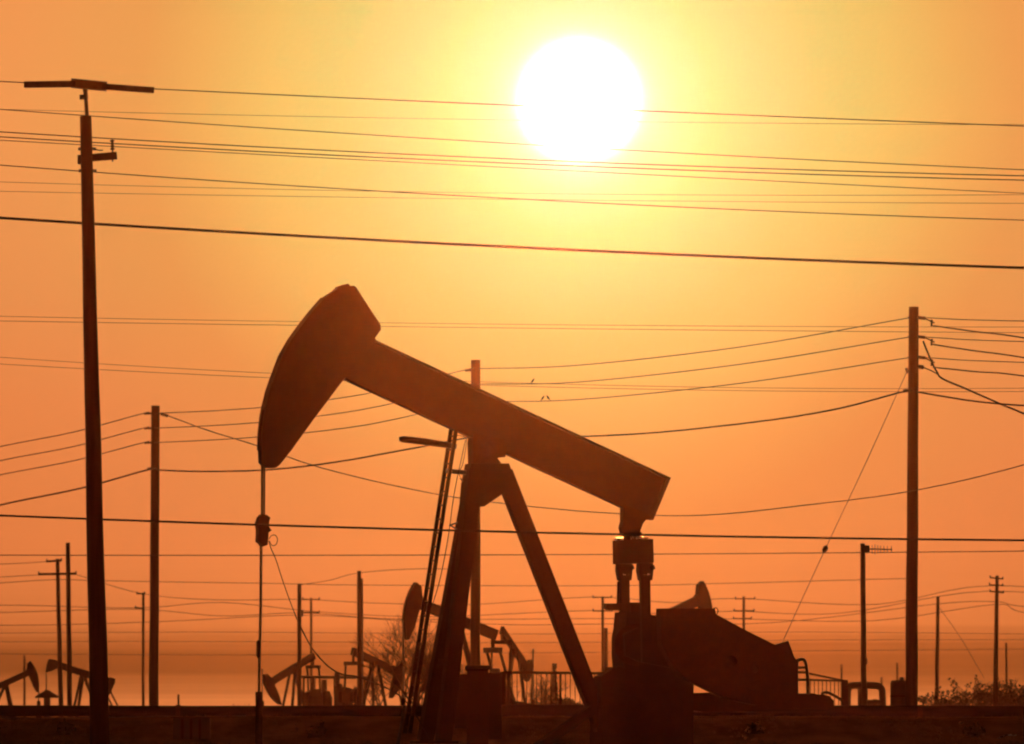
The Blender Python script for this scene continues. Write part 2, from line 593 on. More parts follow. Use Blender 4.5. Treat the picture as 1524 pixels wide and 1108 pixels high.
# pole with the comb-like aerial
DAE = 250.0
ae = pole('antenna_pole', DAE, (1284, 809), 7.4, 1286, 8.6, 'pole carrying a comb like aerial pointing right', 'antenna', mt=GALV)
MB().box(at(1290, 817.5, DAE), (8 * DAE / F, .14, 11 * DAE / F)).build('bracket', GALV, ae)
MB().tube([at(1288, 817.6, DAE), at(1328, 818, DAE)], 0.016, 8).build('boom', GALV, ae)
e0 = None
for x, h in ((1298, 13), (1302, 15), (1306.5, 12), (1310.5, 11), (1315.5, 10.5), (1320.5, 10), (1326.5, 10)):
    MB().tube([at(x, 818 - h / 2, DAE), at(x + .4, 818 + h / 2, DAE)], 0.011, 6).build('element', GALV, ae)
MB().tube([at(1286, 980, DAE), at(1286, 989, DAE)], 5.2 * DAE / F, 8).build('coupling', GALV, ae)

# ------------------------------------------------------------------ overhead wires


def wire(label, pts, w, n=10, group=None, name='overhead_wire'):
    """pts (px, py, d); w = thickness in photo pixels"""
    m = MB()
    P = [at(*p) for p in pts]
    path = smooth_path(P, n)
    m.tube(path, [w * p.y / F / 2 for p in path], 6)
    return tag(m.build(name, CABLE, smooth=True), label, 'wire', group)


def cross(label, y0, ym, y1, d, w, group=None, x0=-500, x1=2024, dd=0):
    """wire crossing the whole frame: heights at the left edge, the middle and the right edge"""
    a = (y0 + y1 - 2 * ym) / (2 * 762.0 ** 2)
    b = (y1 - y0) / 1524
    f = lambda x: ym + b * (x - 762) + a * (x - 762) ** 2
    return wire(label, [(x, f(x), d + dd * (x - 762) / 762) for x in range(x0, x1 + 1, 252)], w, 4, group)


cross('wire at the height of the bent crossarm on the tallest pole', 121.5, 157, 188, 191, 1.8)
cross('second wire from the top, thin, ending just above the close bundle', 163, 214, 253, 194, 1.5)
cross('upper wire of the dark pair passing the insulator of the tallest pole', 196.5, 237, 262, 191.5, 1.8)
cross('lower wire of the dark pair passing the insulator of the tallest pole', 204, 243.5, 268.5, 192, 1.8)
cross('thin wire just below the dark pair, passing the lower rim of the sun', 209, 250, 288, 196, 1.3)
cross('thin wire sloping from the lower bolt of the tallest pole to the right', 246, 296, 328, 200, 1.7)
FG = 'faint wires high behind the sun'
cross('uppermost faint wire, running just under the wire of the bent crossarm', 163, 179, 186, 201, 0.7, FG)
cross('upper of two faint wires close together just below the sun', 271, 288, 290, 203, 0.75, FG)
cross('lower of two faint wires close together just below the sun', 285, 297, 303, 205, 0.75, FG)
cross('thickest dark cable sloping across the sky below the sun', 324.5, 368, 399, 193, 4.6)
FH = 'faint double wires at mid height'
cross('upper of the faint level double line behind the pump head', 471, 483, 487, 236, 0.75, FH)
cross('lower of the faint level double line behind the pump head', 478, 488.5, 495.5, 238, 0.85, FH)
cross('upper faint wire meeting the jaw of the pump head from the left', 532, 570, 578, 240, 0.75, FH)
cross('lower faint wire meeting the jaw of the pump head from the left', 542, 575, 583, 242, 0.8, FH)
cross('thick dark cable crossing in front of the pump legs', 767.5, 792, 804.5, 194, 3.6)
cross('thin straight level wire just below the thick lower cable', 826.5, 826, 820.5, 320, 1.5)

# the receding line: three power wires and a lower cable, pole to pole
for (ya, yb, yc, yd, lab) in (
        (665, 615.5, 551, 473, 'topmost wire of the receding pole line, sagging pole to pole'),
        (686, 637.5, 574, 501.5, 'second wire of the receding pole line, carrying one bird'),
        (707, 659, 600, 532, 'third wire of the receding pole line, carrying two birds')):
    yr = {473: 478, 501.5: 509, 532: 540}[yd]
    wire(lab, [(-154, ya + 34, 389), (0, ya, 371), (110, (ya + yb) / 2 + 3, 357), (214, yb, DB), (232, yb, DB - .3),
               (380, yb - 8, 330), (540, (yb + yc) / 2 + 4, 314), (692, yc, DC), (716, yc - 2, DC - .3),
               (860, yc - 5 - (2 if yd == 473 else 0), 290), (1100, (yc + yd) / 2 + 5, 274), (1344, yd + 2, DD + 1), (1368, yd, DD - .3),
               (1450, (yd + yr) / 2 + 1, 253), (1600, yr + 1, 241), (1900, yr + 2, 225)], 1.5, 6)
wire('lowest heavier cable of the receding pole line, sagging pole to pole',
     [(-154, 790, 389), (0, 752, 371), (120, 727, 357), (222, 699, DB), (238, 700, DB - .3), (300, 702, 338), (400, 699.5, 328),
      (500, 688, 318), (612, 668, 306), (708, 650, DC), (740, 652, 297), (880, 649.5, 288), (1000, 642, 280),
      (1150, 625, 271), (1250, 608, 266), (1346, 583, DD), (1367, 584, DD - .3), (1440, 596, 254), (1524, 604, 247), (1800, 622, 228)], 2.6, 6)
for (y, y1, lab) in ((478, 503, 'upper'), (506, 532.5, 'middle'), (540, 560, 'lower')):
    wire('%s of three dark wires dropping right from the cable laden pole' % lab,
         [(1389, y + 7, DD - .5), (1450, y + 7 + (y1 - y - 7) * .48, 256), (1524, y1, 252), (1750, y1 + 38, 240)], 2.3, 6)
wire('heavy bent cable dropping steeply right of the cable laden pole',
     [(1374, 508, DD - .4), (1384, 533, DD - .5), (1394, 553, DD - .6), (1403, 564, DD - .8), (1440, 580, 257), (1490, 602, 253), (1524, 616, 251), (1700, 690, 244)], 2.8, 6)
wire('short slack wire joining the bent cable to the cable laden pole', [(1374, 547, DD - .3), (1386, 552, DD - .4), (1397, 558, DD - .6)], 1.8, 4)
wire('long slack wire sagging across under the pump beam to the right edge',
     [(250, 619, DB - .2), (310, 641, 338), (384, 664, 332), (480, 697, 322), (640, 734, 306), (780, 753, 292), (925, 765, 280),
      (1050, 767, 270), (1200, 752, 260), (1357, 731, 252), (1524, 692, 243), (1750, 620, 232)], 1.6, 6)
g = wire('sloping guy wire with a small round insulator, right of the pump', [(1349.5, 554, DD - .1), (1290, 686, 256), (1228, 818, 252), (1165, 955, 248), (1120, 1058, 245)], 1.2, 4, None, 'guy_wire')
m = MB()
m.tube([at(1230.5, 812, 252), at(1229, 815.5, 252), at(1227, 819.5, 252), at(1225.3, 823, 252)], [.02, .07, .07, .02], 8)
m.build('insulator', PORC, g, True)

# distant low wires between the far poles
LG = 'low distant wires in the dusty air'
LL = ['topmost faint distant wire, running from far left to the cable laden pole',
      'short faint wire from the left edge to the top arm of the far crossarm pole',
      'short faint wire from the left edge to the far long crossarm',
      'faint wire from the far left long crossarm along the upper arms of far poles',
      'faint distant wire running along the second arms of the far poles, dipping between them',
      'faint distant wire on the lowest arm of the three crossarm pole behind the counterweight',
      'faint distant wire passing below all the far crossarms, rising to the far right poles',
      'faint short wire between the two plain far poles left of the ladder',
      'upper of the three level hairline wires above the small pumps',
      'middle of the three level hairline wires above the small pumps',
      'lowest of the three level hairline wires above the small pumps']
low = [((-200, 885), (0, 868), (86, 863), (130, 864), (230, 866), (400, 868.5), (535, 871), (900, 872), (1100, 868), (1352, 861)),
       ((-200, 846), (0, 840), (72, 836)),
       ((-200, 868), (-60, 862), (57, 856)),
       ((115, 856), (213, 884), (320, 893), (450, 892.5), (560, 898), (700, 900), (882, 889), (1000, 897), (1095, 891), (1300, 900), (1472, 872), (1700, 890)),
       ((-200, 907), (0, 901), (203, 905), (330, 897), (476, 911), (640, 918), (882, 909), (1000, 914), (1094, 910), (1250, 913), (1473, 880), (1700, 905)),
       ((-200, 915), (0, 912), (201, 907), (330, 917), (450, 912.5), (600, 922), (880, 921), (1092, 921.5), (1300, 924), (1480, 900), (1524, 912), (1700, 940)),
       ((-200, 934), (0, 931), (90, 930), (250, 925), (445, 916), (600, 924), (760, 930), (900, 929), (1150, 927), (1396, 899), (1484, 896), (1524, 903), (1700, 915)),
       ((445, 871), (490, 864), (534, 853), (620, 847), (704, 848)),
       ((-200, 944), (300, 941), (760, 944), (1200, 941), (1700, 946)),
       ((-200, 956), (300, 955), (760, 957), (1200, 953), (1700, 952)),
       ((-200, 972), (300, 975), (760, 972), (1200, 969), (1700, 965)),
       ((1396, 902), (1430, 950), (1465, 1010))]
for i, pts in enumerate(low):
    d = 480 + 9 * i
    if i == 11:
        wire('faint guy wire sloping right from the plain far pole at right', [(x, y, 450 - .1 * k) for k, (x, y) in enumerate(pts)], .8, 5, None, 'guy_wire')
    else:
        wire(LL[i], [(x, y, d) for x, y in pts], 1.05 if i < 8 else .75, 6, LG)

# ------------------------------------------------------------------ the big pumpjack
DP = 208.0
PSI = R(13)
P0 = at(745, HY, DP)
P0.z = 0
S_AX = Vector((math.cos(PSI), math.sin(PSI), 0))
T_AX = Vector((-math.sin(PSI), math.cos(PSI), 0))     # away from the camera
CAMP = Vector((0, 0, CAM_Z))
K = DP / F                                              # metres per photo pixel


def P(px, py, tt=0.0):
    """point on the pump's vertical plane tt metres behind its centre plane, seen at (px, py)"""
    d = Vector(((px - HX) / F, 1, (HY - py) / F))
    lam = ((P0 + T_AX * tt - CAMP).dot(T_AX)) / d.dot(T_AX)
    return CAMP + d * lam


pj = thing('pumpjack', P0, 'big dark pumpjack with raised horse head in the middle', 'pumpjack', PSI)


def plate(name, poly, th, mt=STEEL, tt=0.0, parent=None):
    return MB().prism([P(x, y, tt) for x, y in poly], T_AX * th).build(name, mt, parent or pj)


hh_arc = [(387.2, 688.8), (386.6, 670), (387.4, 645), (390.3, 620), (393.2, 605), (398.5, 583), (406, 561.7), (417.8, 530),
          (431, 507), (446.6, 485.2), (463.5, 463.5), (481.3, 443.3), (496.5, 433.5), (500, 429.8), (513, 424.4)]
hh = hh_arc + [(517, 426.6), (523.5, 426), (527, 428), (545, 456), (563.4, 484), (564, 491.5), (555.2, 504), (557, 507),
               (509.6, 564.6), (500, 577), (463, 626), (430, 672), (413.5, 692.5), (407.6, 696.9), (394.7, 696.9)]
head = plate('horsehead', hh, 0.40)
# raised face strip the bridle runs on, proud at both sides of the head
fa = [P(x - .6, y - .4) for x, y in hh_arc[1:12]]
fb = [P(x + 4, y + 3) for x, y in hh_arc[1:12]]
m = MB()
m.prism(fa + fb[::-1], T_AX * 0.52)
m.build('bridle_track', STEEL, head)
plate('bridle_guide', [(386, 686), (385.8, 640), (389.4, 611), (393, 611), (392, 686)], 0.24, IRON, 0, head)
plate('latch', [(499, 433), (501, 427.5), (511, 424), (516, 422.8), (519, 426), (508, 431)], 0.28, IRON, 0, head)

# I-section beam
top = [(552, 504.7), (995.5, 711.6)]
bot = [(512, 565.7), (969, 774)]
web = [(552, 506), (994.5, 712.5), (969.5, 773), (925, 755.5), (512, 565)]
bm = plate('walking_beam', web, 0.06)
ua, ub = P(*top[0]), P(*top[1])
nrm_ = (ub - ua).normalized().cross(T_AX).normalized()
la, lb = P(512, 565), P(925, 755.6)
fl = MB()
tk = 0.05
for (a, b, sgn) in ((ua, ub, 1), (la, lb, -1)):
    n_ = nrm_ if nrm_.z > 0 else -nrm_
    c = n_ * (-sgn * tk / 2)
    fl.bar(a + c, b + c, 0.36, tk, n_)
fl.build('flange', STEEL, bm)
plate('tail_plate', [(990, 709.5), (995.6, 712), (969.5, 774.5), (964, 772)], 0.34, STEEL, 0, bm)

# saddle bearing and post cap
plate('saddle_bearing', [(702, 646), (699.5, 659), (700.5, 690), (742, 690), (736, 682), (748, 681), (750, 670), (745, 655)], 0.5, IRON)
plate('post_cap', [(697, 690.5), (752.8, 690.5), (763, 719), (740, 738), (716, 754.5), (688, 757), (691, 720)], 0.62)
for tt in (-.28, .28):
    MB().tube([P(724, 668, tt - .05), P(724, 668, tt + .05)], 0.16, 12).build('bearing_cap', IRON, pj, True)

# samson post: two front legs, one rear leg
zb = P0.z + 0.22
for sgn in (1, -1):
    tp = P(706, 700, 0.16 * sgn)
    bt = P(646, 1108, 0) + T_AX * (0.9 * sgn)
    bt.z = zb
    m = MB()
    m.bar(tp, bt, 0.30, 0.36, T_AX)
    m.build('leg', STEEL, pj)
    MB().box((bt.x, bt.y, 0.2), (0.55, 0.5, 0.06), Matrix.Rotation(PSI, 3, 'Z')).build('foot_plate', IRON, pj)
for f in (0.42, 0.7):
    a = P(706, 700, .16).lerp(P(646, 1108, 0) + T_AX * .9, f)
    b = P(706, 700, -.16).lerp(P(646, 1108, 0) - T_AX * .9, f)
    MB().bar(a, b, 0.14, 0.14).build('cross_brace', STEEL, pj)
tp, bt = P(749, 703), P(908, 1112)
MB().bar(tp, bt, 0.34, 0.37, T_AX).build('leg', STEEL, pj)
MB().bar(P(882, 1056, -.4), P(795, 1116, -.4), 0.2, 0.32, T_AX).build('diagonal_bar', STEEL, pj)  # diagonal bar from the rear foot down to the left

# ladder on the front of the post
ladder = MB()
LT, LB = P(675, 639), P(606, 1092)
for tt in (-.25, .25):
    ladder.bar(LT + T_AX * tt, LB + T_AX * tt, 0.075, 0.085, T_AX)
ld = ladder.build('ladder', IRON, pj)
r0 = None
n = 22
for i in range(n):
    p = LB.lerp(LT, (i + .5) / n)
    if r0 is None:
        r0, rp = MB().tube([p - T_AX * .25, p + T_AX * .25], 0.018, 6).build('rung', IRON, ld), p
    else:
        copy_part(r0, p - rp)
MB().tube([P(594.5, 654, -.1), P(600, 654, -.1), P(632, 657.5, -.1), P(679, 665, -.1)], [.05, .072, .075, .06], 8).build('side_bar', GALV, pj, True)
MB().tube([P(664, 701, -.1), P(697, 704, -.1)], 0.05, 8).build('ladder_stay', GALV, pj)
MB().prism([P(668, 781.5), P(681, 777), P(680, 779.5), P(672, 782.5), P(680, 787), P(679, 789)], T_AX * .1).build('ladder_clip', GALV, pj)
m = MB()
m.tube(smooth_path([P(680, 648), P(692, 651), P(694, 660), P(689, 690), P(683, 705), P(690, 718), P(684, 712)], 5), 0.009, 5)
m.tube(smooth_path([P(693, 655, -.3), P(687, 682, -.3), P(676, 735, -.3), P(667, 800, -.3), P(655, 862, -.3), P(643, 903, -.3)], 5), 0.010, 5)
m.build('loose_cable', CABLE, pj)
# bird-cage hoops of the ladder base
MB().bar(P(603, 1050, -.3), P(590, 1119, -.3), 0.06, 0.08, T_AX).build('ladder_foot', GALV, pj)

# tail bearing, equalizer, pitmans
plate('tail_bearing', [(925.6, 752), (925.5, 776), (922.8, 786), (925, 794), (931, 799), (931, 806), (949, 806), (949, 798.5), (950.5, 790),
                       (954, 780), (958.5, 774), (969, 774), (960, 764)], 0.34, IRON)
plate('grease_nipple', [(950, 793), (953, 791.5), (957, 797), (951, 798)], 0.06, IRON)
eq = MB()
EL, ER = P(941.8, 821), P(941.8, 821)
for pts in (((930, 804), (953.5, 804), (954.5, 839), (930.5, 839)),):
    eq.prism([P(x, y) for x, y in pts], T_AX * 2.25)
eqo = eq.build('equalizer', STEEL, pj)
for t0, t1 in ((-1.12, -.36), (.36, 1.12)):        # bright plates added as gleams, domed to mirror the low sun
    q = MB()
    base = P(941.8, 804.2)
    near, zz = [], 0.004
    for k in range(9):
        near.append((t0 + (t1 - t0) * k / 8, zz))
        zz += math.tan(R(8.5 - 0.95 * k)) * (t1 - t0) / 8
    top_ = [base + T_AX * a + Vector((0, 0, z)) for a, z in near]
    prof = top_ + [base + T_AX * t1, base + T_AX * t0]
    q.prism(prof, S_AX * .27)
    q.build('glint_plate', BRIGHT, eqo)
for sgn in (-1, 1):
    tt = 0.98 * sgn
    sh = -tt * math.sin(PSI) / K
    cx = 944 + sh
    hd = [(cx - 10, 838.5), (cx + 10, 838.5), (cx + 11, 846), (cx + 9, 864), (cx - 8, 864), (cx - 10.5, 850)]
    o_ = MB().prism([P(x, y, tt) for x, y in hd], T_AX * .3).build('pitman', STEEL, pj)
    rod = MB()
    rod.bar(P(cx, 860, tt), P(cx + 2, 985, tt), 0.2, 0.19, T_AX)
    rod.build('rod', STEEL, o_)
    MB().tube([P(cx + 11, 842, tt - .18), P(cx + 13, 848, tt - .18)], .05, 8).build('bolt', IRON, o_)
    mm = Matrix.Rotation(PSI, 3, 'Z') @ Matrix.Rotation(R(14), 3, 'X')
    MB().box(P(cx, 855.3, tt) - T_AX * .19, (.13, .08, .02), mm).build('wrist_glint', BRIGHT, o_)  # bright tilted plate added as a small highlight

# gear box, cranks and counterweights
gb = [(924, 911.5), (922, 935), (919, 950), (919, 975), (921, 995), (910, 993), (908, 1000), (893, 1007), (888.6, 1030), (886, 1119), (1023, 1119), (1023, 990),
      (978, 960), (978, 918.5), (971, 918.5), (957, 914.5), (950, 911.5)]
plate('gearbox', gb, 1.1)
MB().tube([P(946, 960, -.66), P(946, 960, .66)], 31.5 * K, 24).build('brake_drum', IRON, pj, True)
plate('vent_box', [(937, 897), (950, 897), (950, 913), (937, 913)], 0.3, IRON)
plate('brake_arm', [(900, 898.5), (924, 898.5), (924, 908.5), (904, 908.5), (900, 906)], 0.2, IRON, .3)
MB().tube([P(920.5, 866, .3), P(919.5, 900, .3)], 0.03, 6).build('brake_rod', IRON, pj)
for sgn in (-1, 1):
    tt = 0.80 * sgn
    ck = plate('crank', [(928, 944), (950, 934), (1100, 968), (1175, 985), (1183, 1003), (1178, 1026), (1100, 1015), (950, 985), (930, 976)], 0.2, STEEL, tt)
    to = tt + 0.28 * sgn
    cwp = [(979.5, 912), (979.5, 906), (1061, 906), (1062.5, 914.5), (1110, 940), (1156, 963), (1184, 984), (1184, 1033), (1178, 1043), (1152, 1050),
           (1125, 1050), (1090, 1043), (1059, 1031), (1023, 1013.5), (1000, 995), (982, 960)]
    cw = plate('counterweight', cwp, 0.36, IRON, to)
    hub = P(1085, 985, to)
    MB().tube([hub - T_AX * .21, hub + T_AX * .21], .13, 12).build('clamp_bolt', IRON, cw, True)
    hub = P(1120, 996, to)
    MB().tube([hub - T_AX * .21, hub + T_AX * .21], .09, 12).build('clamp_bolt', IRON, cw, True)
plate('belt_guard', [(1150, 961), (1165, 956.5), (1171.8, 954.5), (1176, 965), (1180, 977), (1184, 983), (1184, 1034), (1150, 1030)], 0.16, STEEL, -.2)
MB().tube(smooth_path([P(1062, 906, -1.1), P(1066, 905, -1.1), P(1068.5, 909, -1.1), P(1067, 914, -1.1), P(1063, 916, -1.1)], 4), .012, 5).build('lifting_eye', IRON, pj)
plate('motor_rail', [(1015, 1032), (1059, 1031), (1200, 1034), (1226, 1036), (1233, 1043), (1233, 1054), (1040, 1060), (1015, 1056)], 0.9, IRON, .3)
plate('motor', [(1186, 1037), (1190, 1032.5), (1205, 1032), (1213, 1034), (1224, 1034), (1228, 1045), (1228, 1056), (1186, 1056)], 0.5, IRON, .6)
# arched frame behind the counterweight
fr = MB()
for tt in (.1, .6):
    fr.tube(smooth_path([P(1186, 1050, tt), P(1186, 990, tt), P(1189, 983, tt), P(1195, 982, tt), P(1199, 988, tt), P(1202, 1010, tt), P(1202, 1052, tt)], 4), .036, 8)
for y in (994, 1001, 1012, 1034):
    fr.bar(P(1185, y, .1), P(1201.5, y, .1), .05, .05)
fr.build('belt_frame', GALV, pj)
MB().box(P0 + S_AX * 2.2 + Vector((0, 0, .06)), (9.4, 2.1, .14), Matrix.Rotation(PSI, 3, 'Z')).build('skid', IRON, pj)
plate('control_box', [(892, 1007), (910, 995), (917, 995), (917, 1050), (892, 1050)], 0.4, STEEL, -.5)

# bridle, carrier bar, polished rod
for tt, x, r in ((-.09, 390.2, .027), (.16, 393.6, .020)):
    MB().tube([P(x - .6, 640, tt), P(x, 690, tt), P(x - .3, 775, tt)], r, 8).build('bridle_cable', CABLE, pj)
cbx = MB()
cbx.prism([P(x, y) for x, y in ((384.6, 770), (388, 766), (395, 767), (400, 771), (398.5, 776), (398, 784), (402, 790), (397.6, 793), (396.6, 806), (396, 811.5),
                                (389, 814), (386, 809), (382.3, 806.5), (383, 790), (381.6, 778.6))], T_AX * .34)
cbo = cbx.build('carrier_bar', IRON, pj)
MB().tube([P(388.6, 812), P(388, 900), P(385.8, 1000), P(385.2, 1060)], .030, 8).build('polished_rod', GALV, pj)
wh = MB()
wh.tube([P(385.4, 1030), P(385.4, 1112)], .075, 10)
wh.tube([P(384.6, 953), P(384.6, 956), P(384.6, 976), P(384.4, 980)], [.02, .045, .045, .02], 8)
who = wh.build('stuffing_box', IRON, pj)
m = MB()
m.tube(smooth_path([P(400, 803, -.2), P(404, 797.5, -.2), P(410, 797, -.2), P(413, 803, -.2), P(411, 810.5, -.2), P(405, 812, -.2), P(400.5, 805, -.2)], 6), .009, 5)
m.tube(smooth_path([P(400, 806, -.2), P(404, 818, -.2), P(411, 834, -.2), P(422, 868, -.2), P(441, 919, -.2), P(462, 961, -.2),
                    P(481, 985, -.2), P(497, 998, -.2), P(512, 1004.5, -.2), P(540, 1010, -.2), P(600, 1040, -.2), P(640, 1100, -.2)], 6),
       [.010] * 24 + [.016] * 43, 6)
m.build('signal_cable', CABLE, cbo)

# ------------------------------------------------------------------ guard fences, cabinet, pipes near the pump


def fence(label, d, x0, x1, ytop, slope, step, posts, r=0.03):
    o = thing('guard_fence', Vector((at((x0 + x1) / 2, HY, d).x, d, 0)), label, 'fence')
    f = lambda x: ytop + slope * (x - x0)
    MB().bar(at(x0, f(x0), d), at(x1, f(x1), d), .05, 2 * r).build('top_rail', IRON, o)
    lo = at(x0, HY, d)
    MB().bar(Vector((at(x0, HY, d).x, d, .25)), Vector((at(x1, HY, d).x, d, .25)), .05, .06).build('bottom_rail', IRON, o)
    for x, w in posts:
        a = at(x, f(x) - 1, d)
        MB().box((a.x, d, a.z / 2 - .1), (w * d / F, .1, a.z + .2)).build('post', IRON, o)
    k0 = None
    x = x0 + step
    while x < x1 - 2:
        a = at(x, f(x), d)
        if k0 is None:
            k0, a0 = MB().tube([(a.x, d - .01, .25), (a.x, d - .01, a.z)], .013, 6).build('picket', IRON, o), a
        else:
            copy_part(k0, (a.x - a0.x, 0, a.z - a0.z))
        x += step
    return o


fence('picket guard fence between the legs of the big pump', 300, 748, 916, 1001, 0.01, 7.2, ((749, 8), (834, 3.5), (912, 5)), .04)
fl2 = fence('picket guard fence right of the pump counterweight', 300, 1200, 1260, 1012, 0.03, 6.0, ((1257.5, 9), (1203, 4)), .03)
MB().bar(at(1200, 1002, 299.8), at(1259, 1014, 299.8), .05, .06).build('sloping_rail', IRON, fl2)
MB().tube(smooth_path([at(1222, 1033, 299), at(1232, 1031, 299), at(1253, 1043, 299), at(1262, 1056, 299)], 5), .045, 8).build('drain_pipe', IRON, fl2)

D3 = 217.5
cab = thing('switch_cabinet', Vector((at(711, HY, D3).x, D3, 0)), 'squat dark cabinet behind the front legs of the big pump', 'cabinet')
a, b = at(695, 996, D3), at(727, 996, D3)
MB().box(((a.x + b.x) / 2, D3, a.z / 2), (b.x - a.x, .45, a.z)).build('body', TANK, cab)
MB().box(((a.x + b.x) / 2, D3 - .02, a.z + .02), (b.x - a.x + .08, .56, .035), Matrix.Rotation(R(9), 3, 'X')).build('lid', IRON, cab)
MB().box(((a.x + b.x) / 2, D3 - .235, a.z * .5), ((b.x - a.x) * .8, .03, a.z * .8)).build('door', TANK, cab)
a, b = at(726, 1001, D3 + 3), at(747, 1001, D3 + 3)
cab2 = thing('junction_box', Vector(((a.x + b.x) / 2, D3 + 3, 0)), 'smaller dark box with a bright lid beside the squat cabinet', 'box')
MB().box(((a.x + b.x) / 2, D3 + 3, a.z / 2), (b.x - a.x, .4, a.z)).build('body', TANK, cab2)
MB().box(((a.x + b.x) / 2 + .02, D3 + 2.95, a.z + .03), (.2, .4, .03), Matrix.Rotation(R(12), 3, 'X')).build('lid', GALV, cab2)
a, b = at(676, 1006, D3 + 6), at(696, 1006, D3 + 6)
cab3 = thing('junction_box', Vector(((a.x + b.x) / 2, D3 + 6, 0)), 'dark box half hidden by the front legs of the big pump', 'box')
MB().box(((a.x + b.x) / 2, D3 + 6, a.z / 2), (b.x - a.x, .4, a.z)).build('body', TANK, cab3)
MB().box(((a.x + b.x) / 2, D3 + 5.96, a.z + .015), (b.x - a.x + .06, .5, .03)).build('lid', IRON, cab3)

# inverted-U pipes
D4 = 330.0
ul = thing('pipe_loop', Vector((at(1292, HY, D4).x, D4, 0)), 'double arch of thick pipe beside the aerial pole', 'pipes')


def zg(px, d):
    return Vector((at(px, HY, d).x, d, -.1))


MB().tube([zg(1261, D4)] + smooth_path([at(1261, 1040, D4), at(1262, 1027, D4), at(1266, 1021.5, D4), at(1276, 1020.5, D4), at(1300, 1020.5, D4), at(1308, 1022, D4),
                                        at(1312.5, 1027, D4), at(1313.5, 1038, D4)], 5) + [zg(1314, D4)], 5.2 * D4 / F, 10).build('arch', TANK, ul, True)
MB().tube([at(1284, 1021, D4 + .3), zg(1284, D4 + .3)], 7.5 * D4 / F, 10).build('riser', TANK, ul, True)
MB().tube([at(1289, 1046, D4), at(1311, 1046, D4)], 4.5 * D4 / F, 10).build('cross_pipe', TANK, ul, True)
MB().tube([at(1302, 1041, D4), at(1302, 1050, D4)], 3.4 * D4 / F, 8).build('valve', IRON, ul, True)
D5 = 268.0
tk_ = thing('storage_tank', Vector((at(1340, HY, D5).x, D5, 0)), 'small dark upright tank beside the cable laden pole', 'tank')
c = at(1339.5, 1013, D5)
MB().tube([(c.x, D5, -.1), (c.x, D5, c.z - .08), (c.x, D5, c.z)], [14.5 * D5 / F] * 2 + [12.5 * D5 / F], 20).build('shell', TANK, tk_, False)
MB().tube([(c.x + .05, D5, c.z - .02), (c.x + .05, D5, c.z + .09)], 3.6 * D5 / F, 10).build('hatch', GALV, tk_)
MB().tube([(c.x, D5, c.z - .45), (c.x, D5, c.z - .41)], 15 * D5 / F, 20).build('hoop', IRON, tk_)

# low equipment box on the near side of the bank, lower left
D6 = 221.0
bx = thing('valve_box', Vector((at(285, HY, D6).x, D6, 0.2)), 'low dark box standing on the bank under the long pipe at left', 'box')
a, b = at(258, 1069, D6), at(313, 1069, D6)
z0 = ground_z((a.x + b.x) / 2, D6) - .1
MB().box(((a.x + b.x) / 2, D6, (a.z + z0) / 2), (b.x - a.x, .6, a.z - z0)).build('body', TANK, bx)
MB().box(((a.x + b.x) / 2, D6, a.z + .012), (b.x - a.x + .08, .7, .024)).build('lid', IRON, bx)
s0 = None
for px in (272, 285, 298):
    q = at(px, 1090, D6)
    if s0 is None:
        s0, q0 = MB().box((q.x, D6 - .31, (a.z + z0) / 2), (.05, .03, (a.z - z0) * .9)).build('rib', IRON, bx), q
    else:
        copy_part(s0, (q.x - q0.x, 0, 0))

# ------------------------------------------------------------------ distant pumpjacks


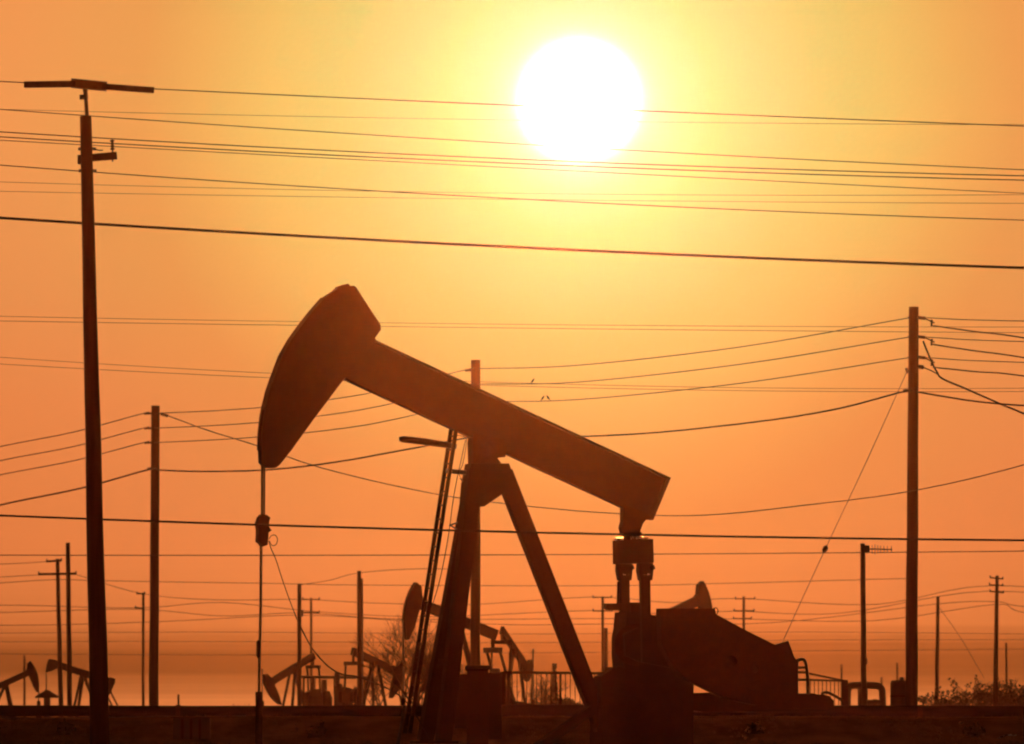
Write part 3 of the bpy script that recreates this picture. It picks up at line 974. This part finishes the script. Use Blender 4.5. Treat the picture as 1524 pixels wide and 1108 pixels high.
def small_pump(label, px, py, d, face, yaw, ang, s=1.0, crank=20, head_len=1.0, arc0=-38, arc1=18, tail_weight=False):
    """pumpjack whose saddle shows at (px, py), d metres off; face +1 = head to the right"""
    pv_ = at(px, py, d)
    hp = pv_.z
    rz = R(yaw) if face > 0 else R(180 + yaw)
    o = thing('pumpjack', (pv_.x, d, 0), label, 'pumpjack', rz, 'smaller pumpjacks far behind the big one')
    Mx = WM[o.name]
    q = lambda x, y, z: Mx @ Vector((x, y, z))
    ca, sa = math.cos(R(ang)), math.sin(R(ang))
    bq = lambda x, z, y=0.0: q((x * ca - z * sa) * s, y, hp + (x * sa + z * ca) * s)   # beam frame
    ty = (Mx.to_3x3() @ Vector((0, 1, 0)))
    MB().prism([bq(-3.0, -.28), bq(-3.0, .42), bq(3.3, .42), bq(3.3, -.28)], ty * .34 * s).build('walking_beam', STEEL, o)
    Rr = 4.1
    arc = [(Rr * math.cos(R(f)), Rr * math.sin(R(f))) for f in range(arc0, arc1 + 1, 4)]
    arc = [(x, z) for x, z in arc]
    pl_ = arc + ([(3.45, 1.15), (3.15, .55)] if arc1 > 12 else [(3.5, .48), (3.2, .43)]) + [(2.9, .42), (2.9, -.1), (3.05, -.4), (3.0 + .25 * (1 - head_len), -1.6 * head_len), (3.1 + .5 * (1 - head_len), -2.5 * head_len)]
    MB().prism([bq(x, z) for x, z in pl_], ty * .42 * s).build('horsehead', STEEL, o)
    if tail_weight:
        MB().prism([bq(-2.85, .5), bq(-3.45, .5), bq(-3.55, .1), bq(-3.3, -1.5), bq(-3.0, -1.9), bq(-2.85, -1.2)], ty * .6 * s).build('beam_weight', IRON, o)
    MB().tube([q(Rr * s, 0, hp), q(Rr * s, 0, 1.3)], .045 * s + .01, 6).build('polished_rod', GALV, o)
    MB().tube([q(Rr * s, 0, -.1), q(Rr * s, 0, .8), q(Rr * s, 0, .82), q(Rr * s, 0, 1.3)], [.14, .14, .09, .09], 8).build('wellhead', IRON, o)
    for y in (1, -1):
        MB().bar(q(.15 * s, .18 * y, hp - .3 * s), q(1.2 * s, 1.0 * s * y, 0), .24 * s, .24 * s).build('leg', STEEL, o)
    MB().bar(q(-.1 * s, 0, hp - .3 * s), q(-2.2 * s, 0, .2), .3 * s, .3 * s).build('leg', STEEL, o)
    MB().prism([q(-.4 * s, 0, hp - .55 * s), q(.45 * s, 0, hp - .55 * s), q(.25 * s, 0, hp + .05 * s), q(-.25 * s, 0, hp + .05 * s)], ty * .5 * s).build('saddle_bearing', IRON, o)
    tl = bq(-2.8, -.1)
    tloc = Mx.inverted() @ tl
    MB().bar(tl + Vector((0, 0, .1)), tl - Vector((0, 0, .8 * s)), .26 * s, .26 * s).build('tail_bearing', IRON, o)
    ez = tloc.z - .9 * s
    MB().bar(q(tloc.x, -1.05 * s, ez), q(tloc.x, 1.05 * s, ez), .34 * s, .34 * s).build('equalizer', STEEL, o)
    gx, gz = -3.1 * s, 1.75 * s
    cx, cz = gx + .9 * s * math.cos(R(crank)), gz + .9 * s * math.sin(R(crank))
    for y in (1, -1):
        MB().bar(q(tloc.x, .95 * s * y, ez), q(cx, .95 * s * y, cz), .15 * s, .15 * s).build('pitman', STEEL, o)
        dx, dz = math.cos(R(crank)), math.sin(R(crank))
        ctr = [(-.3, .35), (2.0, .25), (2.0, -.25), (-.3, -.35)]
        pc_ = [q(gx + (u * dx - v * dz) * s, .72 * s * y, gz + (u * dz + v * dx) * s) for u, v in ctr]
        ck = MB().prism(pc_, ty * .18 * s).build('crank', STEEL, o)
        cw_ = [(.7, .75), (1.6, .9), (2.15, .4), (2.15, -.4), (1.6, -.9), (.7, -.75)]
        MB().prism([q(gx + (u * dx - v * dz) * s, .72 * s * y, gz + (u * dz + v * dx) * s) for u, v in cw_], ty * .4 * s).build('counterweight', IRON, o)
    MB().prism([q(gx - .7 * s, 0, .2), q(gx + .7 * s, 0, .2), q(gx + .6 * s, 0, gz + .4 * s), q(gx + .2 * s, 0, gz + .6 * s), q(gx - .6 * s, 0, gz + .4 * s)], ty * .9 * s).build('gearbox', STEEL, o)
    MB().box(q(-1.2 * s, 0, .1), (7.6 * s, 1.8 * s, .26), Matrix.Rotation(rz, 3, 'Z')).build('skid', CONC, o)
    MB().box(q(gx - 1.5 * s, 0, .65 * s), (.9 * s, .6 * s, .9 * s), Matrix.Rotation(rz, 3, 'Z')).build('motor', IRON, o)
    return o


small_pump('small pumpjack with bowed head raised, behind the ladder of the big pump', 682, 924, 350, -1, 28, 20, .54, 200)
small_pump('small pumpjack with lowered head, just right of the thin well rod', 437, 996, 460, -1, 40, -26, .46, 70)
small_pump('small pumpjack with head lowered to the right, left of the ladder', 556, 985, 420, 1, 48, -17, .47, 80)
small_pump('small pumpjack level with the foot of the tallest pole at far left', 124, 1003, 490, -1, 20, 17, .475, 200, .3, -15, 7, True)
small_pump('small pumpjack cut off by the left edge of the view', 8, 1018, 470, 1, 15, 24, .40, 160)
small_pump('small pumpjack with steep tilted beam seen between the big pump legs', 764, 966, 400, 1, 64, -34, .45, 80, .35, -12, 14)
small_pump('small pumpjack whose raised head peeks over the big counterweight', 994, 917, 350, 1, 40, 20, .50, 200)

# wide-capped wellhead at the far left pump
dW = 450.0
wv = thing('wellhead', Vector((at(70, HY, dW).x, dW, 0)), 'mushroom shaped wellhead under the small pump at far left', 'wellhead')
c = at(70, HY, dW).x
mw = dW / F
zt_ = at(0, 1027, dW).z
zl = at(0, 1039, dW).z
MB().tube([(c, dW, zl), (c, dW, zl + 3 * mw), (c, dW, zt_ - 2 * mw), (c, dW, zt_)], [18.5 * mw, 17 * mw, 5 * mw, 3 * mw], 16).build('cap', TANK, wv, True)
MB().tube([(c, dW, -.1), (c, dW, zl)], 5 * mw, 12).build('stem', TANK, wv, True)

# pipe strung between the two small pumps, and their small machinery
pr = thing('pipe_rack', Vector((at(498, HY, 430).x, 430, 0)), 'straight level pipe joining the two small pumps left of the ladder', 'pipe')
MB().tube([at(446, 1008, 430), at(548, 1008.5, 430)], 2.2 * 430 / F, 8).build('pipe', TANK, pr)
for px in (452, 498, 543):
    MB().bar(at(px, 1009, 430), zg(px, 430), .09, .09).build('support', IRON, pr)
for (px, py, w, h, lab) in ((505, 1036, 15, 36, 'dark tank cluster on the right between the two small pumps'), (470, 1040, 22, 28, 'dark pump skid on the left between the two small pumps'),
                            (486, 1042, 18, 26, 'lowest dark tank in the gap between the two small pumps')):
    d = 375 + px * .1
    o = thing('small_tank', Vector((at(px, HY, d).x, d, 0)), lab, 'tank')
    x = at(px, py, d).x
    zt_ = at(px, py - h / 2, d).z
    rr = w / 2 * d / F
    MB().tube([(x, d, -.1), (x, d, zt_ - .3), (x, d, zt_)], [rr, rr, rr * .55], 14).build('shell', TANK, o)
    MB().tube([(x - rr * .4, d, zt_ - .1), (x - rr * .4, d, zt_ + .5)], .12, 6).build('vent', GALV, o)

# ------------------------------------------------------------------ bare trees and brush


def bare_tree(label, px, py_top, d, spread, seed, levels=5, name='bare_tree', leafy=0.0, cat='tree', r0=0.07, group=None):
    rnd = random.Random(seed)
    x = at(px, HY, d).x
    z0 = ground_z(x, d) - .1
    H = (at(px, py_top, d).z - z0) * (1.25 if name == 'shrub' else 1.0)
    o = thing(name, (x, d, z0), label, cat, 0, group)
    tr, cr, lf = MB(), MB(), MB()

    def grow(p, dirv, ln, r, lev):
        pts = [p]
        q, v = p.copy(), dirv.copy()
        for k in range(3):
            v = (v + Vector((rnd.gauss(0, .14), rnd.gauss(0, .14), rnd.gauss(.04, .08)))).normalized()
            q = q + v * ln / 3
            pts.append(q.copy())
        (tr if lev == 0 else cr).tube(pts, [r, r * .88, r * .75, r * .62], 5 if lev < 2 else 3, lev < 2)
        if lev >= levels:
            if leafy:
                for k in range(5):
                    if rnd.random() < leafy:
                        c_ = pts[rnd.randrange(1, 4)] + Vector((rnd.gauss(0, .06), rnd.gauss(0, .06), rnd.gauss(0, .06)))
                        u = Vector((rnd.gauss(0, 1), rnd.gauss(0, 1), rnd.gauss(0, 1))).normalized() * .07
                        w = u.cross(Vector((rnd.gauss(0, 1), rnd.gauss(0, 1), 1))).normalized() * .05
                        lf.add([c_ - u, c_ + w, c_ + u, c_ - w], [(0, 1, 2, 3)])
            return
        for k in range(rnd.choice((2, 3, 3, 4)) if lev else 5):
            a = rnd.uniform(0, 6.283)
            tilt = rnd.uniform(.25, .75) * spread
            side = Vector((math.cos(a), math.sin(a), 0))
            nd = (v * math.cos(tilt) + side * math.sin(tilt)).normalized()
            grow(pts[-1] if k < 2 else pts[2], nd, ln * rnd.uniform(.6, .85), r * .66, lev + 1)

    if name == 'shrub':       # several stems from the root
        for k in range(5):
            a = k * 1.257 + rnd.uniform(0, .8)
            tl = rnd.uniform(.25, .95)
            grow(Vector((x, d, z0)), Vector((math.cos(a) * math.sin(tl), math.sin(a) * math.sin(tl), math.cos(tl))), H * rnd.uniform(.2, .3), r0 * .8, 1)
        tr.tube([(x, d, z0 - .05), (x, d, z0 + H * .06)], [r0 * 1.2, r0 * .8], 6)
    else:
        grow(Vector((x, d, z0)), Vector((rnd.gauss(0, .05), 0, 1)).normalized(), H * .3, r0, 0)
    tr.build('trunk', TWIG, o)
    cr.build('crown', TWIG, o)
    if lf.v:
        lf.build('leaves', BRUSH, o)
    return o


TG = 'leafless trees behind the ladder'
bare_tree('leafless tree spreading left of the ladder foot', 592, 885, 468, 1.0, 3, group=TG)
bare_tree('leafless tree directly behind the ladder foot', 634, 930, 452, 1.0, 5, group=TG)
bare_tree('leafless tree between the big pump legs behind the junction box', 735, 975, 436, 1.0, 8, group=TG)
bare_tree('low leafless tree left of the small pump with head to the right', 566, 985, 483, 1.1, 11, group=TG)
bare_tree('leafless tree just left of the middle pole, seen between legs', 690, 950, 468, .9, 15, group=TG)
bare_tree('small leafless tree behind the picket fence between the pump legs', 790, 992, 436, 1.1, 21, group=TG)
bare_tree('leafless tree in front of the small bowed pump head', 612, 925, 330, 1.0, 51, group=TG)
bare_tree('leafless tree close behind the ladder, right of its foot', 655, 905, 440, .9, 53, group=TG)
SG = 'twiggy shrubs at the right edge'
bare_tree('twiggy shrub right of the plain far pole at right', 1418, 1018, 430, 1.3, 31, 5, 'shrub', .4, 'shrub', .07, SG)
bare_tree('tall twiggy shrub left of the three armed pole at right', 1460, 1002, 450, 1.2, 33, 5, 'shrub', .4, 'shrub', .07, SG)
bare_tree('twiggy shrub between the three armed pole and the short thin pole', 1492, 1010, 440, 1.2, 35, 5, 'shrub', .4, 'shrub', .07, SG)
bare_tree('twiggy shrub cut by the right edge of the view', 1520, 1008, 445, 1.3, 37, 5, 'shrub', .4, 'shrub', .07, SG)
bare_tree('low shrub in the gap between the right two shrubs', 1441, 1022, 440, 1.4, 39, 5, 'shrub', .5, 'shrub', .04, SG)
bare_tree('small shrub alone on the horizon left of the thin well rod', 362, 1040, 520, 1.3, 41, 4, 'shrub', .9, 'shrub', .04)
bare_tree('low bush left of the picket fence foot between the pump legs', 775, 1030, 420, 1.4, 43, 5, 'shrub', 1, 'shrub', .04)
bare_tree('low bush behind the picket fence in the middle of the pump legs', 812, 1030, 425, 1.4, 45, 5, 'shrub', 1, 'shrub', .04)
bare_tree('low bush behind the picket fence beside the rear pump leg', 850, 1032, 430, 1.4, 47, 5, 'shrub', 1, 'shrub', .04)
bare_tree('low weed on the bank left of the tallest pole', 96, 1073, 222, 1.3, 61, 3, 'weed', .6, 'weed', .02)
bare_tree('low weed on the bank right of the well rod', 474, 1076, 221, 1.3, 62, 3, 'weed', .6, 'weed', .02)
bare_tree('low weed on the bank below the counterweight tip', 1122, 1076, 222, 1.3, 63, 3, 'weed', .6, 'weed', .02)
bare_tree('low weed on the bank below the right edge shrubs', 1448, 1074, 221, 1.3, 64, 3, 'weed', .6, 'weed', .02)
tag(MB().tube([at(1486, 1099, 217.5), at(1500, 1094, 218), at(1512, 1094.5, 218.3)], .018, 8).build('glint_pipe', BRIGHT, smooth=True),
    'short bright pipe added as a glint on the bank at lower right', 'pipe')  # piece of pipe put in to make a glint
# narrow dark evergreen seen between the legs
rnd = random.Random(5)
dE = 520.0
xE = at(825, HY, dE).x
ev = thing('evergreen_shrub', (xE, dE, 0), 'narrow upright evergreen behind the fence between the pump legs', 'shrub')
HE = at(825, 989, dE).z
MB().tube([(xE, dE, -.1), (xE, dE, HE * .9)], [.08, .02], 6).build('trunk', TWIG, ev)
m = MB()
for k in range(900):
    f = rnd.random()
    rr = .24 * (1 - abs(f - .45) * 1.2) * math.sqrt(rnd.random())
    a = rnd.uniform(0, 6.283)
    c_ = Vector((xE + rr * math.cos(a), dE + rr * math.sin(a), .2 + f * (HE - .2)))
    u = Vector((rnd.gauss(0, 1), rnd.gauss(0, 1), rnd.gauss(0, 1.5))).normalized() * .09
    w = u.cross(Vector((rnd.gauss(0, 1), rnd.gauss(0, 1), .3))).normalized() * .05
    m.add([c_ - u, c_ + w, c_ + u, c_ - w], [(0, 1, 2, 3)])
m.build('foliage', BRUSH, ev)

# ------------------------------------------------------------------ birds on the wires


def bird(px, py, d, face, label):
    b = at(px, py, d)
    k = 0.019
    pts = [(-3.4, -1.2), (-2.2, .0), (-1.0, 1.3), (.2, 2.8), (1.0, 4.2), (1.5, 5.2), (2.1, 5.9), (2.7, 5.9), (3.4, 5.6)]
    rs = [.25, .45, 1.1, 1.55, 1.35, .85, .95, .6, .08]
    m = MB()
    m.tube([b + Vector((x * k * face, 0, z * k)) for x, z in pts], [r * k for r in rs], 8)
    return tag(m.build('bird', FEATHER, smooth=True, origin=b), label, 'bird', 'birds sitting on the receding wires')


bird(792.5, 570, 292.5, 1, 'small bird sitting alone on the upper wire')
bird(807.5, 595.5, 291.5, 1, 'small bird on the lower wire, left of its neighbour')
bird(816, 595, 291, -1, 'small bird on the lower wire, right of its neighbour')
